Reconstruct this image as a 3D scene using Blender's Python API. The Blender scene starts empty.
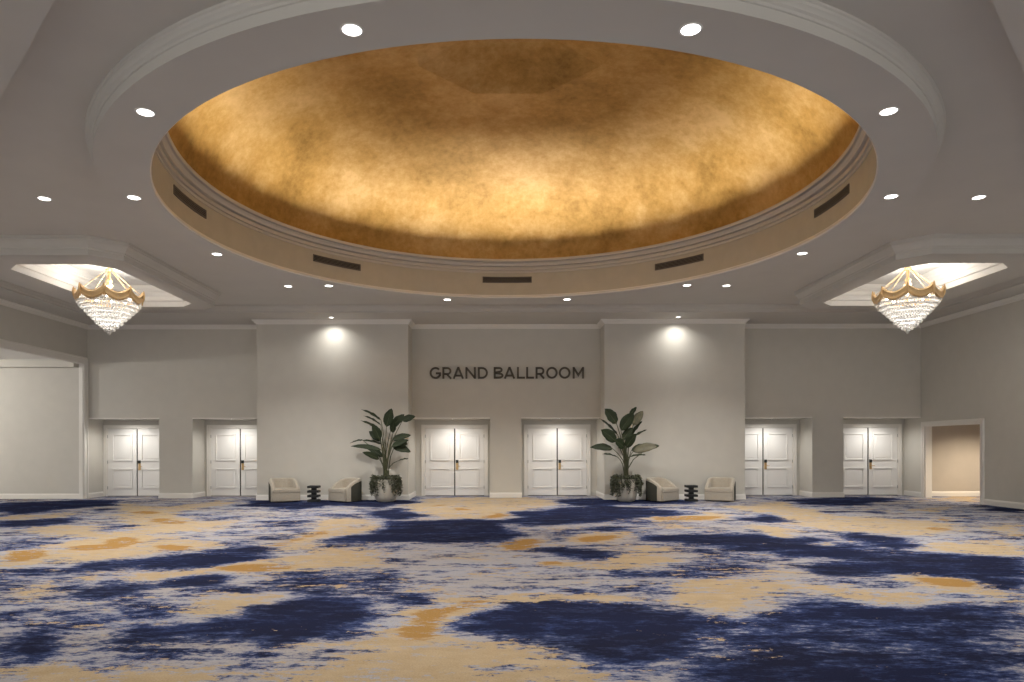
import bpy, bmesh, math, random
import numpy as np
from mathutils import Vector, Matrix
random.seed(7)
R = math.radians
sc = bpy.context.scene
col = sc.collection

# ---------------- camera, world, exposure ----------------
EYE = 1.6
cd = bpy.data.cameras.new('camera'); cam = bpy.data.objects.new('camera', cd); col.objects.link(cam)
cam.location = (0, 0, EYE)
cam.rotation_euler = (R(90), R(0.08), 0)
cd.sensor_width = 36; cd.lens = 36*691/1024
cd.shift_x = 0.0123; cd.shift_y = 0.1035
cd.clip_end = 200
sc.camera = cam
w = bpy.data.worlds.new('world'); sc.world = w; w.use_nodes = True
w.node_tree.nodes['Background'].inputs[0].default_value = (1.0, 0.98, 0.94, 1)
w.node_tree.nodes['Background'].inputs[1].default_value = 1.25
sc.view_settings.view_transform = 'Standard'; sc.view_settings.look = 'None'
sc.view_settings.gamma = 1; sc.view_settings.use_curve_mapping = False
sc.view_settings.exposure = 0.25
P_RING, P_MAIN, P_WASH, P_ALC = 450, 660, 90, 80     # lamp watts
P_COVE, P_CHAN, P_COFFER, P_HALL = 6.2, 9, 12, 200
WARM = (1.0, 0.97, 0.91)

# ---------------- helpers ----------------
def mat(name, color, rough=0.6, metal=0.0, noise=0.0, nscale=8.0, bump=0.0, bscale=200.0, stretch=(1,1,1), emit=0, sheen=0, trans=0, spec=0.5):
    m = bpy.data.materials.new(name); m.use_nodes = True
    nt = m.node_tree; b = nt.nodes['Principled BSDF']
    b.inputs['Base Color'].default_value = (*color, 1)
    b.inputs['Roughness'].default_value = rough; b.inputs['Metallic'].default_value = metal
    b.inputs['Specular IOR Level'].default_value = spec
    if sheen: b.inputs['Sheen Weight'].default_value = sheen
    if trans: b.inputs['Transmission Weight'].default_value = trans
    if emit:
        b.inputs['Emission Color'].default_value = (*color, 1); b.inputs['Emission Strength'].default_value = emit
    tc = nt.nodes.new('ShaderNodeTexCoord'); mp = nt.nodes.new('ShaderNodeMapping')
    mp.inputs['Scale'].default_value = stretch
    nt.links.new(tc.outputs['Object'], mp.inputs[0])
    if noise:
        n = nt.nodes.new('ShaderNodeTexNoise'); n.inputs['Scale'].default_value = nscale; n.inputs['Detail'].default_value = 6
        nt.links.new(mp.outputs[0], n.inputs['Vector'])
        r = nt.nodes.new('ShaderNodeMapRange'); r.inputs[1].default_value = .3; r.inputs[2].default_value = .7
        r.inputs[3].default_value = 1-noise; r.inputs[4].default_value = 1+noise
        nt.links.new(n.outputs[0], r.inputs[0])
        mx = nt.nodes.new('ShaderNodeVectorMath'); mx.operation = 'SCALE'; mx.inputs[0].default_value = color
        nt.links.new(r.outputs[0], mx.inputs['Scale']); nt.links.new(mx.outputs[0], b.inputs['Base Color'])
    if bump:
        n = nt.nodes.new('ShaderNodeTexNoise'); n.inputs['Scale'].default_value = bscale; n.inputs['Detail'].default_value = 4
        nt.links.new(mp.outputs[0], n.inputs['Vector'])
        bp = nt.nodes.new('ShaderNodeBump'); bp.inputs['Strength'].default_value = bump; bp.inputs['Distance'].default_value = .01
        nt.links.new(n.outputs[0], bp.inputs['Height']); nt.links.new(bp.outputs[0], b.inputs['Normal'])
    return m

M = dict(
 wall=mat('greige vinyl wallcovering', (.60,.575,.52), .8, noise=.02, nscale=3, bump=.08, bscale=60),
 hallwall=mat('warm hall wallcovering', (.48,.43,.37), .75, noise=.04, nscale=2),
 ceil=mat('taupe ceiling paint', (.60,.575,.53), .8, noise=.02, nscale=1.5),
 frieze=mat('warm sand frieze plaster', (.51,.475,.395), .7, noise=.04, nscale=4),
 cornice=mat('stone cream cornice', (.60,.56,.50), .6),
 trim=mat('white satin trim paint', (.80,.77,.72), .45),
 cofferw=mat('bright white coffer paint', (.86,.84,.80), .6),
 door=mat('white door paint', (.86,.84,.81), .4),
 bronze=mat('dark bronze', (.05,.045,.035), .45, metal=.4),
 brass=mat('satin brass', (.62,.42,.20), .35, metal=.8),
 black=mat('black plastic', (.02,.022,.02), .4),
 steel=mat('brushed steel hinge', (.45,.44,.42), .4, metal=.7),
 vent=mat('vent grey', (.16,.14,.12), .6),
 ventd=mat('vent dark void', (.03,.028,.025), .9),
 sign=mat('dark bronze sign letters', (.10,.085,.065), .55, metal=.2),
 lens=mat('downlight lens', (1,.97,.93), .5, emit=5),
 ringt=mat('white downlight trim', (.8,.78,.74), .4),
 fabric=mat('cream boucle fabric', (.43,.38,.31), .95, noise=.12, nscale=40, bump=.6, bscale=180, sheen=.3),
 darkfab=mat('dark olive shell upholstery', (.035,.035,.025), .8, noise=.1, nscale=30),
 tablem=mat('ebonised wood', (.011,.012,.013), .6, noise=.2, nscale=12, stretch=(1,1,6)),
 pot=mat('cream glazed planter', (.62,.58,.50), .5, noise=.06, nscale=5),
 soil=mat('potting soil', (.03,.022,.015), 1, noise=.3, nscale=60, bump=.8, bscale=90),
 leaf=mat('dark green leaf', (.022,.032,.014), .55, noise=.2, nscale=9, spec=.25),
 leafpale=mat('olive leaf underside', (.11,.10,.055), .5, noise=.25, nscale=9),
 stem=mat('olive stem', (.07,.075,.035), .55, noise=.2, nscale=14),
 ivy=mat('trailing ivy green', (.06,.065,.035), .6, noise=.4, nscale=25),
 gold=mat('gilded chandelier metal', (.72,.50,.26), .4, metal=.6),
 bulb=mat('chandelier bulb glow', (1,.93,.82), .5, emit=12),
)

# crystal: clear-white cut glass that scatters the light of the bulbs behind it
def crystal():
    m = bpy.data.materials.new('cut crystal'); m.use_nodes = True; nt = m.node_tree; nt.nodes.clear()
    o = nt.nodes.new('ShaderNodeOutputMaterial'); t = nt.nodes.new('ShaderNodeBsdfTranslucent'); g = nt.nodes.new('ShaderNodeBsdfGlossy'); d = nt.nodes.new('ShaderNodeBsdfDiffuse')
    t.inputs[0].default_value = (.93,.92,.90,1); g.inputs[0].default_value = (1,1,1,1); g.inputs['Roughness'].default_value = .12; d.inputs[0].default_value = (.85,.84,.82,1)
    a = nt.nodes.new('ShaderNodeMixShader'); b = nt.nodes.new('ShaderNodeMixShader'); a.inputs[0].default_value = .45; b.inputs[0].default_value = .22
    nt.links.new(t.outputs[0], a.inputs[1]); nt.links.new(d.outputs[0], a.inputs[2]); nt.links.new(a.outputs[0], b.inputs[1]); nt.links.new(g.outputs[0], b.inputs[2]); nt.links.new(b.outputs[0], o.inputs[0])
    return m
M['crystal'] = crystal()

def goldleaf():
    m = mat('gold leaf dome', (.55,.30,.085), .42, metal=.35)
    nt = m.node_tree; b = nt.nodes['Principled BSDF']
    tc = nt.nodes.new('ShaderNodeTexCoord')
    def noi(s, d, r=.6, v=None):
        n = nt.nodes.new('ShaderNodeTexNoise'); n.inputs['Scale'].default_value = s; n.inputs['Detail'].default_value = d; n.inputs['Roughness'].default_value = r
        nt.links.new(tc.outputs['Object'], n.inputs['Vector']); return n
    a = noi(.55, 8, .65); c = noi(7, 6, .7)
    ad = nt.nodes.new('ShaderNodeMath'); ad.operation = 'MULTIPLY_ADD'; ad.inputs[1].default_value = .45
    nt.links.new(c.outputs[0], ad.inputs[0]); nt.links.new(a.outputs[0], ad.inputs[2])
    cr = nt.nodes.new('ShaderNodeValToRGB'); nt.links.new(ad.outputs[0], cr.inputs[0])
    e = cr.color_ramp.elements
    e[0].position = .52; e[0].color = (.29,.165,.038,1); e[1].position = .92; e[1].color = (.66,.45,.20,1)
    x = e.new(.70); x.color = (.48,.29,.082,1)
    nt.links.new(cr.outputs[0], b.inputs['Base Color'])
    rr = nt.nodes.new('ShaderNodeMapRange'); rr.inputs[3].default_value = .45; rr.inputs[4].default_value = .6
    nt.links.new(c.outputs[0], rr.inputs[0]); nt.links.new(rr.outputs[0], b.inputs['Roughness'])
    bp = nt.nodes.new('ShaderNodeBump'); bp.inputs['Strength'].default_value = .25; bp.inputs['Distance'].default_value = .03
    nt.links.new(c.outputs[0], bp.inputs['Height']); nt.links.new(bp.outputs[0], b.inputs['Normal'])
    return m
M['goldleaf'] = goldleaf()

def link(name, bm, m, parent=None, smooth=False, sharp=None):
    me = bpy.data.meshes.new(name)
    bmesh.ops.recalc_face_normals(bm, faces=bm.faces[:])
    if smooth:
        for f in bm.faces: f.smooth = True
        a = R(sharp or 35)
        for e in bm.edges:
            if len(e.link_faces) == 2 and e.calc_face_angle(0) > a: e.smooth = False
    bm.to_mesh(me); bm.free()
    me.materials.append(m)
    o = bpy.data.objects.new(name, me); col.objects.link(o)
    if parent: o.parent = parent
    return o
def empty(name, loc=(0,0,0), rz=0, parent=None):
    o = bpy.data.objects.new(name, None); col.objects.link(o); o.location = loc; o.rotation_euler = (0,0,rz)
    o.empty_display_size = .1
    if parent: o.parent = parent
    return o
def tag(o, label, cat, group=None):
    o['label'] = label; o['category'] = cat
    if group: o['group'] = group
    return o
def struct(o):
    o['kind'] = 'structure'; return o
def copy_tree(o, parent=None):
    c = o.copy(); col.objects.link(c); c.parent = parent
    for ch in list(o.children): copy_tree(ch, c)
    return c
def box(bm, x0, x1, y0, y1, z0, z1, bev=0.0):
    r = bmesh.ops.create_cube(bm, size=1)
    vs = r['verts']
    for v in vs:
        v.co = Vector(((x0+x1)/2 + v.co.x*(x1-x0), (y0+y1)/2 + v.co.y*(y1-y0), (z0+z1)/2 + v.co.z*(z1-z0)))
    if bev:
        es = list({e for v in vs for e in v.link_edges})
        bmesh.ops.bevel(bm, geom=es, offset=bev, segments=2, affect='EDGES', profile=.6)
def prism(bm, pts, z0, z1):
    a = [bm.verts.new((x,y,z0)) for x,y in pts]; b = [bm.verts.new((x,y,z1)) for x,y in pts]
    n = len(pts); bm.faces.new(a[::-1]); bm.faces.new(b)
    for i in range(n): bm.faces.new((a[i], a[(i+1)%n], b[(i+1)%n], b[i]))
def sweep(bm, path, prof, closed=False):
    """closed profile of (offset to the right of travel, z) carried along a ground-plan path with mitred corners"""
    n = len(path); P = [Vector((p[0], p[1])) for p in path]; rings = []
    def nrm(a, b):
        d = (b-a).normalized(); return Vector((d.y, -d.x))
    for i in range(n):
        ns = []
        if i > 0 or closed: ns.append(nrm(P[i-1], P[i]))
        if i < n-1 or closed: ns.append(nrm(P[i], P[(i+1)%n]))
        if len(ns) == 2:
            m = (ns[0]+ns[1]).normalized(); m = m/max(.25, m.dot(ns[0]))
        else: m = ns[0]
        rings.append([bm.verts.new((P[i].x+m.x*o, P[i].y+m.y*o, z)) for o, z in prof])
    k = len(prof)
    for i in range(n if closed else n-1):
        a, b = rings[i], rings[(i+1)%n]
        for j in range(k): bm.faces.new((a[j], a[(j+1)%k], b[(j+1)%k], b[j]))
    if not closed:
        bm.faces.new(rings[0][::-1]); bm.faces.new(rings[-1])
def revolve(bm, prof, cx, cy, n=144, closed=False):
    rings = []
    for i in range(n):
        a = 2*math.pi*i/n
        rings.append([bm.verts.new((cx+r*math.sin(a), cy-r*math.cos(a), z)) for r, z in prof])
    k = len(prof)
    for i in range(n):
        p, q = rings[i], rings[(i+1)%n]
        for j in range(k if closed else k-1):
            bm.faces.new((p[j], p[(j+1)%k], q[(j+1)%k], q[j]))
def tube(bm, pts, rads, n=8):
    prev = None; rings = []
    up = Vector((.3,.9,.2)).normalized()
    for i, p in enumerate(pts):
        p = Vector(p)
        d = (Vector(pts[min(i+1, len(pts)-1)]) - Vector(pts[max(i-1, 0)])).normalized()
        u = d.cross(up)
        if u.length < .05: u = d.cross(Vector((1,0,0)))
        u.normalize(); v = d.cross(u)
        r = rads[i] if isinstance(rads, (list, tuple)) else rads
        rings.append([bm.verts.new(p + (u*math.cos(t)+v*math.sin(t))*r) for t in [2*math.pi*k/n for k in range(n)]])
    for a, b in zip(rings, rings[1:]):
        for k in range(n): bm.faces.new((a[k], a[(k+1)%n], b[(k+1)%n], b[k]))
    bm.faces.new(rings[0][::-1]); bm.faces.new(rings[-1])
def spot(name, loc, power, angle, blend, parent=None, rot=(0,0,0), size=.09, color=WARM):
    l = bpy.data.lights.new(name, 'SPOT'); l.energy = power; l.spot_size = R(angle); l.spot_blend = blend; l.shadow_soft_size = size; l.color = color
    o = bpy.data.objects.new(name, l); col.objects.link(o); o.location = loc; o.rotation_euler = rot
    if parent: o.parent = parent
    return o
NB = lambda: bmesh.new()

# ---------------- room dimensions (metres; x right, y away, z up) ----------------
XL, XR = -13.0, 13.3
YB, YW, YD = 20.94, 21.8, 22.7          # projecting bays, header wall, door wall
ZC, ZS, ZH = 5.65, 5.453, 2.50          # main ceiling, perimeter soffit, alcove header
CX, CY = 0.205, 12.05                   # centre of the round dome
RI, RO = 5.625, 6.285
ZR = 5.40
BX = [(-7.35,-2.76), (3.19,7.44)]       # bays
ALC = [(XL,-10.73), (-9.68,-7.35), (-2.76,-.29), (.69,3.19), (7.44,9.87), (10.85,XR)]
DOORX = [-11.92, -8.51, -1.47, 1.90, 8.66, 12.11]
YF = -3.0
HLX = -20.0                              # far side of the left hall
ZHALL = 4.32

COVE_SPREAD, COVE_TILT = 54, 24
# carpet patches in metres: flat x, y lists; N navy, M mixed blue, U royal, L pale, B gold, O ochre
PATCHES = {
'O': [
  [-7.54,10.43,-7.52,10.84,-7.2,10.95,-6.77,10.14,-6.8,9.7,-6.95,9.61],
  [-6.7,11.89,-6.72,12.56,-6.23,12.15,-5.99,11.52,-6.32,11.28],
  [-5.73,11.17,-5.52,11.4,-5.0,11.17,-4.91,10.63,-5.12,10.43,-5.46,10.73],
  [-7.03,11.06,-6.59,11.4,-5.97,11.17,-6.27,10.84,-6.81,10.84],
  [-3.86,9.21,-3.68,9.45,-3.33,9.45,-2.73,9.45,-2.44,9.29,-2.75,9.06,-3.09,8.77,-3.54,8.92],
  [-0.92,6.54,-0.77,6.74,-0.59,6.87,-0.5,7.0,-0.31,7.23,-0.17,7.23,-0.22,6.95,-0.48,6.7,-0.56,6.47,-0.63,6.25,-0.44,5.85,-0.57,5.64,-0.78,5.73,-0.9,6.11,-0.77,6.32],
  [-1.01,8.01,-0.68,7.9,-0.78,7.73,-0.43,7.52,-0.21,7.37,-0.52,7.32,-0.77,7.62],
  [0.44,9.7,0.65,9.87,0.85,9.7,0.81,9.21,0.55,9.37],
  [0.18,7.57,0.34,7.62,0.27,7.37],
  [5.18,8.5,5.67,8.5,5.64,8.19,5.25,7.79,5.09,8.07],
  [-9.36,17.28,-9.02,17.83,-8.47,16.75,-8.82,16.5],
  [-7.66,15.15,-7.31,15.57,-6.69,14.94,-6.95,14.36],
  [-1.95,19.4,-1.5,19.06,-1.56,18.12],
  [-1.03,18.12,-0.65,18.43,-0.73,17.28],
  [-0.46,16.26,0.01,16.75,0.13,15.79,-0.32,15.36],
  [-3.77,11.17,-3.6,11.89,-3.54,13.65,-3.37,12.86,-3.36,11.64,-3.55,10.95],
  [-0.15,11.28,0.22,11.89,0.71,12.15,0.74,11.28,0.24,10.73],
  [1.42,12.15,1.83,12.56,2.31,12.42,1.97,11.76,1.53,11.64],
  [3.28,15.57,4.72,16.26,4.57,15.36,3.26,14.94],
  [9.19,14.74,10.15,15.57,9.83,14.74],
  [8.51,13.65,8.89,13.48,8.19,12.71],
  [9.09,12.42,9.99,13.16,9.12,12.02],
  [7.69,10.95,8.25,11.17,7.7,10.63],
],
'B': [
  [-7.76,10.73,-7.36,10.84,-7.32,11.52,-7.24,12.86,-6.74,13.32,-5.15,11.89,-4.43,11.17,-4.81,10.73,-5.32,10.53,-5.76,9.96,-6.06,9.53,-6.71,9.29],
  [-4.61,8.44,-4.44,8.77,-3.93,9.21,-3.39,9.61,-2.93,10.14,-2.66,10.84,-1.84,10.63,-1.58,9.96,-1.59,9.21,-2.26,9.21,-2.79,8.77,-3.04,8.64,-3.7,8.84,-3.93,8.64,-4.11,8.13,-4.4,8.19],
  [-3.19,6.7,-3.18,7.23,-3.07,7.47,-2.65,7.52,-2.3,7.42,-2.46,7.0,-2.52,6.7,-2.63,6.39,-2.96,6.62],
  [-3.67,5.07,-3.49,5.14,-3.22,5.07,-3.01,4.96,-3.03,5.24,-2.9,4.96,-2.69,4.89,-2.17,5.0,-1.97,4.79,-1.97,4.55,-3.29,4.55],
  [-5.5,7.84,-5.44,8.19,-5.01,7.73,-4.99,7.42,-5.22,7.37],
  [-5.14,8.31,-5.28,9.14,-4.98,8.84,-4.84,8.07],
  [-1.23,5.32,-1.24,5.73,-1.03,5.94,-0.89,6.21,-0.97,6.58,-0.8,7.0,-0.48,7.42,-0.21,7.32,0.13,7.32,0.13,7.04,-0.19,6.78,-0.45,6.32,-0.53,6.11,-0.25,5.85,0.1,5.73,0.1,5.58,0.47,5.32,0.56,5.14,0.64,4.91,0.53,4.55,-0.65,4.55,-1.05,4.55,-1.4,4.85,-1.27,5.19],
  [-1.75,4.96,-1.32,5.07,-1.05,4.55,-1.71,4.55],
  [0.5,9.78,1.26,9.61,1.79,10.24,2.42,10.43,2.51,9.61,1.99,9.14,1.31,8.99,0.81,9.21],
  [1.92,8.01,2.31,8.38,2.96,8.5,3.23,8.31,3.31,8.01,2.81,7.23,2.44,6.87,2.16,6.54,1.97,6.78,1.82,6.95,1.59,7.04,1.79,7.47],
  [0.01,7.13,0.17,7.52,0.66,7.52,1.08,7.42,1.41,7.37,1.34,7.09,0.73,7.13,0.42,7.23],
  [0.1,5.58,0.25,5.67,0.37,5.61,0.47,5.39,0.56,5.14,0.63,4.91,0.54,4.55,0.08,4.55],
  [1.81,5.79,1.93,5.67,1.9,5.5,1.79,5.61],
  [1.47,5.32,1.6,5.37,1.56,5.24],
  [2.01,5.88,2.15,6.04,2.13,5.91],
  [3.55,9.14,3.72,8.99,3.43,8.44,3.23,8.31],
  [3.01,7.73,3.32,7.9,3.83,8.01,4.21,7.84,4.59,7.62,4.34,7.13,3.75,7.0,3.55,7.42,3.32,7.62,2.88,7.42],
  [4.95,8.64,5.3,8.71,5.79,8.5,5.55,7.9,5.6,7.73,5.56,7.32,5.2,7.32,5.05,7.57,4.85,7.79,4.81,8.19],
  [2.81,7.23,2.9,7.13,2.67,6.7,2.64,6.78],
  [6.66,10.95,7.34,11.52,8.27,11.89,8.56,11.28,7.7,10.14,7.12,10.24,6.8,10.43],
  [-11.58,16.02,-10.97,16.5,-10.48,17.28,-9.84,16.02,-10.51,15.15,-10.95,15.15],
  [-9.59,13.82,-9.13,14.36,-7.99,13.82,-7.24,12.86,-7.81,12.28,-8.84,13.01],
  [-10.42,18.74,-10.84,19.74,-8.78,18.43,-8.29,21.26,-7.71,19.06,-8.11,17.55,-6.97,15.57,-5.61,14.94,-5.76,13.99,-6.9,13.65,-7.69,13.65,-8.32,15.57,-9.46,17.01],
  [-7.9,12.42,-7.23,13.16,-6.79,13.82,-5.35,13.99,-5.26,13.48,-6.35,12.56,-6.67,12.15],
  [-2.6,19.06,-2.18,21.68,0.02,22.11,1.83,20.86,1.37,18.74,0.32,17.55,0.01,15.57,-1.3,15.15,-1.71,17.01],
  [-3.27,11.06,-3.46,13.32,-4.04,15.15,-3.32,15.36,-2.55,14.74,-2.4,13.32,-2.9,12.56,-3.09,11.89,-2.79,10.73,-3.19,10.53,-3.63,10.73],
  [1.0,13.65,1.86,14.17,1.57,13.48,1.06,13.16],
  [1.21,11.89,1.69,12.86,2.44,12.71,2.45,12.02,1.64,11.28,1.26,11.52],
  [0.41,22.56,1.27,21.68,0.89,20.1,0.38,20.86],
  [3.21,15.79,4.86,16.75,5.6,17.55,4.62,15.15,3.21,14.74],
  [1.59,10.95,2.46,11.28,3.05,11.06,2.29,10.53],
  [5.88,18.43,7.81,20.1,7.88,18.12,7.67,16.02,7.59,14.55,6.37,13.32,5.96,14.17,6.22,16.5],
  [6.31,14.74,7.67,16.02,8.35,15.57,9.4,14.74,8.98,13.32,7.74,12.42,7.08,12.86,6.18,13.32],
  [5.51,14.17,5.79,13.32,5.56,12.56,4.83,11.89,4.72,12.15],
  [13.56,21.26,15.69,22.56,13.98,20.1,13.11,20.1],
  [9.71,13.82,10.61,14.36,10.76,14.17,9.22,12.15,9.1,12.56,9.34,13.16],
  [10.3,17.55,11.56,18.12,10.52,16.5],
  [3.29,14.17,3.96,13.65,3.63,13.16,2.97,13.65],
  [5.07,11.28,5.63,11.76,5.37,11.06],
  [5.45,10.73,5.97,10.84,5.59,10.43],
],
'N': [
  [-5.77,9.29,-5.75,9.7,-5.32,9.96,-4.56,10.53,-3.93,11.17,-3.28,10.84,-3.45,9.78,-3.82,9.29,-4.09,9.14,-4.93,9.21,-5.33,8.99],
  [-4.77,7.42,-4.68,7.62,-4.62,8.31,-4.41,8.07,-4.08,8.07,-3.93,8.5,-3.61,8.77,-3.44,8.64,-3.22,8.01,-2.85,7.73,-2.65,7.52,-2.99,7.52,-3.28,7.84,-3.74,7.84,-4.08,7.62,-4.26,7.27,-4.55,7.32],
  [-6.01,8.31,-5.91,8.38,-5.48,7.73,-5.51,7.62],
  [-4.57,6.32,-4.33,6.11,-3.93,6.04,-3.68,5.73,-3.5,5.32,-3.52,5.07,-3.67,5.07],
  [-4.96,6.87,-4.69,6.91,-4.62,6.66,-4.78,6.62],
  [-3.3,5.98,-3.27,6.11,-2.92,6.32,-2.61,6.58,-2.51,6.82,-2.48,7.04,-2.24,7.23,-2.31,7.62,-1.95,7.52,-1.56,7.23,-1.3,7.13,-1.29,6.87,-1.12,6.39,-1.13,6.11,-1.28,5.91,-1.64,5.67,-1.85,5.58,-2.25,5.61,-2.48,5.73,-2.88,5.7,-3.19,5.88],
  [-2.96,5.0,-3.0,5.32,-2.74,5.19,-2.75,5.0],
  [-2.51,4.96,-2.47,5.09,-2.17,4.94,-2.27,4.83],
  [-1.22,7.37,-1.09,7.57,-0.81,7.52,-0.68,7.09,-0.79,6.87,-1.01,7.04],
  [-0.56,6.25,-0.36,6.39,-0.19,6.7,0.06,7.09,0.21,7.18,0.42,7.23,0.94,7.13,1.28,7.04,1.5,6.87,1.85,6.7,1.92,6.47,1.71,5.88,1.54,5.58,1.54,5.32,1.03,5.07,0.8,5.0,0.71,5.12,0.61,5.26,0.44,5.5,0.1,5.73,-0.08,5.85,-0.34,5.98,-0.48,6.04],
  [0.69,10.43,1.55,10.63,1.71,10.24,1.28,9.78,0.87,9.96],
  [1.85,9.78,2.22,9.87,2.06,9.45,1.85,9.45],
  [1.42,8.84,1.94,8.92,1.82,8.64,1.51,8.64],
  [1.49,7.32,1.69,7.84,1.8,7.73,1.77,7.37,1.53,7.04],
  [3.97,9.14,4.68,9.78,5.59,10.14,6.56,10.53,7.56,9.96,6.22,8.19,5.61,7.9,5.63,8.44,4.95,8.64,4.19,8.5,4.01,8.77],
  [2.24,5.32,2.63,5.19,2.87,4.96,3.23,4.85,3.63,4.79,3.45,4.55,2.11,4.55],
  [1.51,5.19,2.08,5.32,2.11,4.55,1.32,4.55],
  [-14.53,20.1,-13.26,20.86,-11.67,21.26,-10.6,19.06,-11.53,18.12,-11.55,17.01,-11.58,16.02],
  [-10.8,14.94,-10.21,15.36,-9.47,15.79,-9.07,14.94,-9.42,14.17,-10.11,13.99],
  [-10.69,17.83,-10.52,18.43,-10.02,17.55],
  [-8.1,16.26,-7.5,16.75,-7.06,16.02,-7.42,15.57],
  [-8.19,14.17,-7.67,14.74,-7.29,13.82,-7.51,13.32],
  [-7.43,19.06,-7.35,20.86,-5.8,20.1,-4.29,21.26,-3.06,21.26,-2.31,20.1,-3.13,18.12,-4.67,19.06,-5.06,17.55,-6.49,18.43],
  [-3.21,16.75,-2.61,18.12,-1.83,17.01,-1.63,15.57,-2.13,15.57,-2.12,14.74,-2.8,15.57],
  [-3.0,11.89,-2.87,12.42,-2.5,12.86,-2.45,14.17,-2.58,14.94,-1.5,14.94,-0.65,15.36,0.28,15.15,0.37,12.56,0.21,11.76,-0.33,11.76,-0.99,11.52,-1.17,11.64,-1.61,11.76,-2.23,11.89],
  [0.31,16.75,1.59,18.12,2.78,19.06,3.69,18.12,4.18,16.75,3.62,15.57,2.72,15.57,1.91,14.55,0.83,14.17,0.27,14.74],
  [1.77,13.48,2.21,13.82,2.42,13.32,1.94,12.71],
  [0.48,10.95,0.95,10.84,1.56,10.73,1.71,10.24,0.89,10.14],
  [1.83,20.86,4.1,21.68,5.45,20.86,5.45,19.74,2.73,18.74,1.95,19.06],
  [2.5,12.28,3.25,12.42,4.06,12.71,5.06,13.01,5.69,11.89,5.4,10.95,4.41,10.14,3.82,10.53,3.6,11.28,3.04,11.64,2.56,11.76],
  [5.2,15.57,6.41,16.5,6.37,15.15,5.58,14.36,5.27,15.15],
  [8.11,20.86,9.56,21.26,11.86,22.11,12.09,20.86,9.78,18.74,8.29,19.06],
  [8.63,17.01,9.52,17.28,8.96,16.26],
  [6.37,12.56,6.98,13.01,6.89,11.89,7.03,11.28,6.35,10.95,5.89,11.28],
  [4.62,11.89,5.72,11.28,6.1,10.53,5.11,9.78,3.98,10.24],
  [9.83,14.74,10.5,14.94,9.88,14.36],
  [12.82,18.43,13.76,18.12,12.53,16.5,12.27,17.28],
  [7.77,17.01,8.77,17.28,8.13,16.5],
],
'M': [
  [-6.6,9.14,-5.68,9.14,-5.12,8.64,-4.6,7.23,-4.49,6.21],
  [-3.04,8.64,-2.72,8.99,-1.27,8.84,-1.11,7.73,-1.65,7.62,-2.65,7.52],
  [-3.97,7.23,-3.23,6.78,-3.05,6.39,-3.44,6.11,-3.95,6.21,-4.37,6.87],
  [1.31,8.99,1.93,8.84,2.84,9.78,3.94,10.14,3.36,8.64,2.45,8.44,1.48,8.5],
  [-0.25,5.0,-0.15,5.45,0.05,5.58,0.0,5.32,-0.18,4.96],
  [-0.34,4.79,-0.21,4.96,-0.26,4.65],
  [1.89,6.87,2.14,6.47,2.56,6.78,2.93,7.23,3.23,7.42,3.35,7.23,2.78,6.39,2.16,5.73,1.58,5.45],
  [-9.08,12.56,-8.17,12.15,-7.81,12.28,-7.26,11.28,-7.6,10.73,-7.99,11.06],
  [-4.86,11.4,-4.33,12.28,-3.58,12.42,-4.06,11.52,-4.55,11.06],
  [-5.13,15.79,-4.05,16.5,-2.92,15.57,-4.49,15.57],
  [-5.26,14.94,-4.1,14.94,-3.94,13.99,-4.93,13.99],
  [-3.09,11.89,-1.71,11.89,-2.05,10.95,-2.63,10.73],
  [-3.68,5.73,-3.23,5.73,-2.74,5.58,-2.92,5.32,-3.38,5.32],
  [-2.75,5.45,-2.53,5.32,-2.55,5.19],
  [-1.56,5.14,-1.42,5.19,-1.3,5.0,-1.45,4.91],
  [1.07,13.32,1.46,13.32,0.97,11.06],
  [2.2,15.15,3.52,15.15,2.32,13.32],
  [7.7,14.36,8.45,14.94,8.46,14.17,7.81,13.82],
  [3.45,11.89,4.09,10.53,2.84,9.78],
  [0.69,5.0,1.06,5.19,1.54,5.32,1.32,4.55,0.6,4.55],
  [6.52,9.78,6.82,8.99,5.49,7.23,5.66,8.31],
],
'U': [
  [3.14,7.23,3.5,7.32,3.73,6.95,4.23,6.95,4.69,7.04,5.25,6.91,3.57,4.7,3.45,4.55,2.11,4.55,2.05,5.45,1.58,5.45,2.15,6.04,2.57,6.32],
],
'L': [
  [-1.57,10.95,0.2,10.95,0.43,9.78,0.23,7.73,-0.69,8.07,-1.29,8.99],
  [-2.93,5.64,-1.84,5.53,-1.32,5.73,-1.26,5.32,-1.81,5.14,-2.3,5.14],
  [-3.41,8.5,-2.97,8.44,-2.76,7.84,-3.0,7.84],
  [-1.2,6.95,-1.05,6.95,-0.93,6.32,-1.04,6.04],
  [-2.03,6.7,-1.81,6.54,-1.9,6.43],
  [5.39,9.53,6.41,9.61,6.58,8.99,5.72,8.77],
  [9.12,17.01,9.29,16.02,8.24,15.79,7.76,17.83],
],
}

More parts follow.
